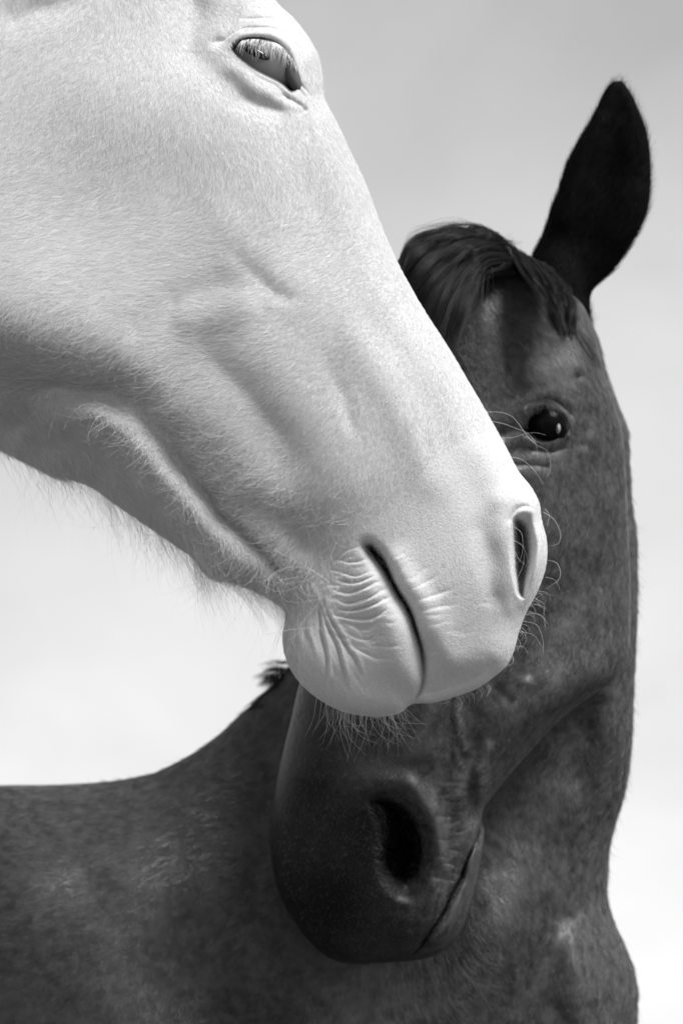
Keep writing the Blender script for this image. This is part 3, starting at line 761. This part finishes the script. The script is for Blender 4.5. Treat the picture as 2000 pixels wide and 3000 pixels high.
h_strokes = [
 # brow, socket and lids
 (G, [(1500,1200,14,34),(1560,1150,24,32),(1630,1140,26,30),(1690,1190,22,28),(1705,1260,12,28)]),
 (G, [(1600,1040,-26,60),(1660,1010,-22,50)]),
 (G, [(1700,1000,20,30),(1715,1080,24,30),(1740,1160,16,30)]),
 (G, [(1690,1110,-16,16),(1712,1200,-20,16),(1705,1290,-12,16)]),
 (C, [(1545,1190,-6,7),(1575,1172,-22,7),(1612,1168,-26,7),(1645,1182,-24,7),(1668,1212,-14,7)]),
 (G, [(1545,1205,8,9),(1575,1186,22,9),(1610,1181,26,9),(1642,1195,24,9),(1662,1222,18,9),(1668,1250,8,8)]),
 (G, [(1545,1290,6,9),(1590,1305,14,9),(1630,1294,14,9),(1656,1268,12,8)]),
 (C, [(1560,1322,-6,8),(1610,1330,-10,8),(1650,1312,-6,8)]),
 (G, [(1480,1290,-18,26),(1520,1320,-14,24)]),
 (C, [(1500,1355,-10,8),(1545,1362,-12,8),(1600,1370,-6,8)]),
 (G, [(1470,1300,12,16),(1520,1285,8,12)]),
 (G, [(1740,1300,14,34),(1760,1450,20,40),(1740,1600,14,40)]),
 (G, [(1790,1150,-10,20),(1800,1300,-14,22),(1806,1450,-10,22)]),
 # facial crest, cheek
 (G, [(1640,1400,16,60),(1600,1560,30,50),(1540,1720,34,44),(1460,1860,24,44),(1400,2000,14,40)]),
 (G, [(1500,1500,-18,60),(1440,1700,-24,60),(1380,1850,-20,60)]),
 (G, [(1640,1750,-18,44),(1560,1900,-24,44),(1480,2020,-22,40)]),
 (G, [(1740,1800,20,60),(1680,1950,18,50),(1580,2060,14,40),(1500,2160,10,36)]),
 (G, [(1540,2000,10,14),(1500,2080,14,14),(1450,2200,8,12)]),
 (G, [(1700,1780,36,110)]), (G, [(1180,1800,24,50),(1200,2000,30,50),(1210,2200,26,44)]),
 # veins and folds on the side of the nose
 (G, [(1345,2030,8,9),(1338,2110,14,9),(1344,2160,12,9),(1366,2200,6,8)]),
 (G, [(1330,2160,6,8),(1334,2210,10,8),(1348,2250,4,8)]),
 (G, [(1430,2200,10,16),(1412,2260,18,14),(1404,2330,18,12),(1404,2390,8,10)]),
 (G, [(1385,2170,-16,18),(1372,2280,-16,18),(1378,2360,-8,16)]),
 (G, [(1300,1950,16,46),(1280,2100,20,50),(1240,2220,16,46)]),
 # nasal bone
 (G, [(1060,1700,18,70),(990,1900,22,60),(950,2100,22,56),(920,2250,12,50)]),
 # nostril
 (G, [(1060,2310,8,30),(1130,2285,24,28),(1210,2310,44,26),(1262,2380,56,24),(1288,2470,58,22),(1284,2560,46,22),(1256,2640,20,24),(1210,2690,4,26)]),
 (G, [(1300,2400,-10,24),(1320,2500,-14,22),(1300,2590,-12,20)]),
 (G, [(1060,2380,8,26),(1064,2450,14,28),(1060,2530,10,28)]),
 (G, [(1040,2640,8,50),(1150,2700,10,50)]),
 # lips
 (C, [(1413,2396,-18,9),(1402,2440,-34,8),(1372,2512,-54,7),(1342,2582,-58,7),(1298,2664,-58,7),(1256,2735,-50,7),(1212,2800,-30,7)]),
 (G, [(1410,2400,-16,12),(1400,2440,-16,10)]),
 (G, [(1398,2490,24,14),(1372,2590,36,19),(1336,2680,38,21),(1284,2755,28,19)]),
 (G, [(1370,2440,16,20),(1335,2530,26,20),(1296,2600,30,22),(1245,2680,26,26),(1190,2735,14,28)]),
]
def hcrease(pts, amp, w):
    h_strokes.append((C, [(x, y, amp*(0.2 if i in (0, len(pts)-1) else 1), w) for i, (x, y) in enumerate(pts)]))
for i in range(16):
    t = i/15
    x = 1290 + 25*math.sin(i*2.1); y = 2290 + 300*t + random.uniform(-5, 5)
    hcrease([(x, y), (x+28, y+random.uniform(-6, 8)), (x+random.uniform(55, 90), y+random.uniform(-8, 10))], -random.uniform(3, 7), 6)
for i in range(34):
    t = random.random()
    x = 1350 - 150*t + random.uniform(-30, 20); y = 2500 + 230*t + random.uniform(-10, 10)
    hcrease([(x, y), (x-6, y+22), (x-random.uniform(8, 22), y+random.uniform(40, 60))], -random.uniform(3, 8), 6)
eye_d = [(1524,1262),(1536,1240),(1552,1215),(1575,1199),(1602,1194),(1628,1204),(1646,1228),(1650,1256),(1638,1280),(1612,1293),(1580,1293),(1553,1276)]
nost_d = [(1078,2338),(1131,2322),(1196,2346),(1240,2405),(1258,2480),(1246,2550),(1210,2592),(1150,2590),(1112,2550),(1098,2480),(1110,2430),(1100,2380)]
nost_d2 = [(1060,2330),(1131,2300),(1210,2335),(1262,2410),(1276,2500),(1262,2590),(1222,2650),(1160,2650),(1110,2600),(1088,2500),(1085,2420)]
gxh = grid_lines(760, 1860, 5.0, [(1500,1700,3.2),(1190,1420,3.6)])
gyh = grid_lines(670, 2840, 5.0, [(1150,1370,3.2),(2380,2780,3.6)])
HH = Relief(h_outline, HD, h_thick, h_radius, 80, gxh, gyh, h_strokes, [(eye_d, -60, 10), (nost_d, -170, 78), (nost_d2, -50, 70)],
            tilt=[(1150,1000,-100),(1430,950,0),(1700,950,-110),(1800,1400,-150),(1420,1400,60),(1350,1700,110),(1640,1700,-20),(1830,1800,-130),(1250,2150,200),(1200,2350,230),(1180,2650,220),(1410,2450,100),(1480,2150,60),(1000,1900,-40),(830,2250,-80),(790,2500,-60),(880,2750,-20)])

ED = 2.76
e_outline = [(1545,800),(1559,745),(1588,688),(1611,613),(1634,556),(1654,487),(1685,424),(1720,366),(1749,309),(1772,263),(1795,238),(1818,236),(1840,263),
 (1869,321),(1892,384),(1903,458),(1904,544),(1893,625),(1864,688),(1829,745),(1789,797),(1752,832),(1728,860),(1724,930),(1690,1000),(1620,980),(1560,900)]
e_strokes = [(G, [(1700,900,10,50),(1690,760,-30,40),(1750,600,-34,44),(1800,450,-26,34),(1812,340,-10,20)]),
             (G, [(1640,640,14,20),(1700,480,12,18),(1760,350,8,14)]), (G, [(1840,700,16,30),(1880,560,12,20)])]
EE = Relief(e_outline, ED, [(1650,900,110),(1700,700,70),(1800,450,44),(1810,280,24)], [(1650,900,120),(1700,700,90),(1800,450,70),(1810,280,34)], 26,
            grid_lines(1520, 1920, 5, []), grid_lines(220, 1020, 5, []), e_strokes, tilt=[(1650,900,-10),(1820,300,40)], back=0.6)

def pig_shade_dark(x, y):  # bare black muzzle skin, with the shade on its left painted in
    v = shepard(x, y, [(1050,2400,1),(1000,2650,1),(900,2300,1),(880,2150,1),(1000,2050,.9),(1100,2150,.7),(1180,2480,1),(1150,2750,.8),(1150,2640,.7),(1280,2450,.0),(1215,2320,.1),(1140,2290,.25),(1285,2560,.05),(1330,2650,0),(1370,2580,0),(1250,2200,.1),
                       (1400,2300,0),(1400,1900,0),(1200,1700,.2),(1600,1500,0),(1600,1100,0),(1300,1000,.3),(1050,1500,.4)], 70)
    v = np.maximum(v, poly_height(x, y, [(nost_d, 1.0, 30)]))  # nostril hollow and mouth line: shade put into the skin colour
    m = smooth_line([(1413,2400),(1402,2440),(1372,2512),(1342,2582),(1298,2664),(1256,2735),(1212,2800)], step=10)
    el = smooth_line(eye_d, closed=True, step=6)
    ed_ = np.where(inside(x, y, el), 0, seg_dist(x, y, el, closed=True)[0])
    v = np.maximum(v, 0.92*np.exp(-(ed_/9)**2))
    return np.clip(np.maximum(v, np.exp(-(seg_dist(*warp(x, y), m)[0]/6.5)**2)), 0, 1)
def pig_shade_of(r_):
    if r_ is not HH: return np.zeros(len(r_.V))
    p = pig_shade_dark(r_.X[r_.used], r_.Y[r_.used]); return np.concatenate([p, np.zeros(len(r_.V)-len(p))])
add_pigment_shade(M_dark, 0.004)
parts_ = [mesh_from(n_, r_.V, r_.Q, m_, dark, pigment_shade=pig_shade_of(r_)) for n_, r_, m_ in (('body', NB, M_dark), ('head_form', HH, M_dark), ('ear_form', EE, M_ear))]
parts_[0].data.materials.append(M_ear)
body = parts_[0]
for p_ in parts_[1:]:
    md = body.modifiers.new('join', 'BOOLEAN'); md.operation = 'UNION'; md.solver = 'MANIFOLD'; md.object = p_
dg = bpy.context.evaluated_depsgraph_get()
me2 = bpy.data.meshes.new_from_object(body.evaluated_get(dg))
n_sum = sum(len(p_.data.vertices) for p_ in parts_)
print('joined', len(me2.vertices), 'of', n_sum)
body.modifiers.clear()
if len(me2.vertices) > 0.6*n_sum:
    body.data = me2; me2.name = 'body'; me2.shade_smooth()
    for p_ in parts_[1:]: bpy.data.objects.remove(p_)
print('dark body', len(body.data.vertices), len(body.data.polygons))

mh = HD/F
d2 = depth_at(HH, 1600, 1312)
dark_eye = ellipsoid('eye', 1598, 1246, d2 + 62*mh, 68, 66, 62, M_eye_d, dark)
ellipsoid('eye_reflection', 1632, 1256, d2 + 36*mh, 9, 19, 39, plain('eye_reflection_grey', 0.3, 0.4), dark_eye, 0.1, 20)  # pale ellipsoid standing in for bright sky reflected in the eye

# coats of the black horse
front = lambda x, y: 0.03 + 0.97*np.clip(1 - np.maximum(np.maximum(-60-x, y-3040), 0)/500, 0, 1)**2
hid = lambda x, y: 1 - 0.97*inside(x, y, np.array([(0,0),(900,200),(1560,1450),(1560,1750),(1450,1960),(1150,2060),(860,1940),(0,1300)], float))
d_dirs = [(1500,1000,60),(1700,1100,80),(1650,1600,100),(1400,1900,110),(1250,2200,95),(1200,2600,100),(900,2400,95),(1780,1500,85)]
P, R = grow(HH, 90000, d_dirs, lambda x, y: 0.8*shepard(x, y, [(1500,1200,9),(1700,1700,9),(1400,2000,7),(1250,2400,2.5),(1100,2700,2)], 120)*.001, 0.14, 0.00011,
            dens=lambda x, y, d: hid(x, y)*(1 - 0.9*pig_shade_dark(x, y))*(1 - inside(x, y, smooth_line(eye_d, closed=True, step=8)))*np.clip((d-4)/30, 0, 1), jit=0.3)
P2, R2 = grow(NB, 190000, [(0,2600,150),(600,2600,140),(1000,2400,150),(1400,2700,60),(1700,2300,100),(1750,2900,110),(500,3000,120)],
              lambda x, y: 0.012 + 0*x, 0.12, 0.00015, dens=lambda x, y, d: front(x, y)*hid(x, y), jit=0.35)
tag(hair('coat', np.concatenate([P, P2]), np.concatenate([R, R2]), M_dfur, dark), kind='stuff')
P3, R3 = grow(EE, 9000, [(1700,900,-60),(1650,600,-60),(1850,600,-50),(1800,300,-80)], lambda x, y: 0.009 + 0*x, 0.35, 0.00009, jit=0.3)
tag(hair('ear_hair', P3, R3, M_ear, dark), kind='stuff')

def lock(n, rows, spread, rad, k=12, wav=4.0):
    """a sheet of hair swept through successive guide lines; rows = list of polylines (x, y, distance)"""
    guides = [resample(smooth_line(r_, step=8), 60) for r_ in rows]
    P = []
    nc = max(3, int(n/28)); ct = rng.random(nc); co = rng.normal(0, spread*1.6, (nc, len(rows), 2)); cd = rng.normal(0, 0.009, (nc, len(rows)))
    for i in range(n):
        c_ = rng.integers(nc); t = np.clip(ct[c_] + rng.normal(0, 0.012), 0, 1); t2 = np.clip(t + rng.normal(0, 0.012), 0, 1); ln = rng.uniform(0.75, 1.0)
        pts = []
        for j, g_ in enumerate(guides):
            tt = t + (t2 - t)*j/(len(guides)-1)
            q = g_[int(np.clip(tt*59, 0, 59))].copy()
            f_ = 0.3 + 0.7*j/(len(guides)-1); q[:2] += co[c_, j]*f_ + rng.normal(0, spread*0.5, 2); q[2] += cd[c_, j] + rng.normal(0, 0.002)
            pts.append(q)
        L_ = smooth_line(np.array(pts), step=10); L_ = L_[:max(4, int(len(L_)*ln))]
        q = resample(L_, k)
        ph = rng.uniform(0, 6.28); q[:, 0] += wav*np.sin(np.linspace(0, 5, k) + ph)*np.linspace(0, 1, k)
        P.append(world_at(q[:, 0], q[:, 1], q[:, 2]))
    P = np.array(P); R = rad*rng.uniform(.6, 1.3, (n, 1))*np.linspace(1, .35, k)[None, :]
    return P, R
fd = 2.64
locks = [
 lock(5200, [[(1440,705,2.70),(1490,735,2.68),(1540,780,2.66)],
             [(1330,675,2.66),(1380,705,2.63),(1430,770,2.61)],
             [(1210,705,2.63),(1250,790,2.60),(1370,895,2.58)],
             [(1150,840,2.625),(1170,1000,2.58),(1310,1090,2.55)]], 6, 0.00013),
 lock(1600, [[(1455,690,2.72),(1490,720,2.70),(1520,750,2.68),(1555,775,2.68)],
             [(1400,670,2.70),(1430,690,2.67),(1460,730,2.65),(1490,790,2.64)],
             [(1310,678,2.67),(1340,710,2.64),(1380,770,2.62),(1410,820,2.61)],
             [(1195,716,2.65),(1230,760,2.62),(1290,850,2.59),(1345,910,2.58)]], 8, 0.00013),
 lock(3600, [[(1480,720,2.68),(1610,790,2.67)],[(1530,800,2.62),(1660,850,2.62)],[(1580,870,2.585),(1675,900,2.595)],[(1640,985,2.57),(1668,1000,2.575)]], 6, 0.00013),
 lock(140, [[(1440,690,2.70),(1520,750,2.68)],[(1350,665,2.66),(1450,760,2.62)],[(1220,690,2.64),(1390,900,2.585)],[(1165,730,2.63),(1330,1110,2.56)]], 22, 0.0001, wav=10),
 lock(60, [[(1540,800,2.62),(1600,840,2.62)],[(1620,920,2.58),(1670,940,2.585)],[(1690,990,2.565),(1720,1010,2.57)],[(1700,1060,2.56),(1780,1100,2.575)]], 7, 0.00012),
 lock(700, [[(900,1930,2.93),(900,2010,2.93)],[(850,1940,2.92),(850,2010,2.92)],[(810,1945,2.92),(800,2020,2.92)],[(745,1948,2.92),(770,2045,2.92)]], 7, 0.00013, wav=8),
 lock(300, [[(880,1960,2.93),(860,2040,2.92)],[(830,1990,2.92),(800,2060,2.92)],[(770,2030,2.92),(740,2090,2.92)],[(720,2075,2.92),(690,2110,2.93)]], 5, 0.00012, wav=4),
]
tag(hair('forelock', np.concatenate([q[0] for q in locks[:5]]), np.concatenate([q[1] for q in locks[:5]]), M_mane, dark), kind='stuff')
tag(hair('mane', np.concatenate([q[0] for q in locks[5:]]), np.concatenate([q[1] for q in locks[5:]]), M_mane, dark), kind='stuff')

# a few fine hairs round the black muzzle and its nostril
L = []
for i in range(60):
    t = rng.random()
    q = resample(smooth_line([(1085,2360),(1110,2440),(1105,2540),(1130,2600)], step=8), 50)[int(t*49)]
    a_ = math.radians(rng.normal(0, 25)); ln = rng.uniform(10, 32); d0 = depth_at(HH, q[0]-12, q[1]) - 0.001
    L.append([(q[0]-12, q[1], d0), (q[0]-12+math.cos(a_)*ln*.5, q[1]+math.sin(a_)*ln*.5, d0-.001), (q[0]-12+math.cos(a_)*ln, q[1]+math.sin(a_+.3)*ln, d0)])
for i in range(60):
    t = rng.random()
    q = resample(smooth_line([(1405,2430),(1395,2560),(1350,2710),(1280,2790),(1150,2818),(1000,2815)], step=8), 50)[int(t*49)]
    a_ = math.radians(40 + 50*t + rng.normal(0, 25)); ln = rng.uniform(12, 55); d0 = HD - 0.03
    L.append([(q[0]-8, q[1]-6, d0), (q[0]+math.cos(a_)*ln*.5, q[1]+math.sin(a_)*ln*.5, d0), (q[0]+math.cos(a_+.4)*ln, q[1]+math.sin(a_+.4)*ln, d0)])
P, R = strands_px(L, 8, 0.00012, 0.3)
tag(hair('whiskers', P, R, M_dfur, dark), kind='stuff')
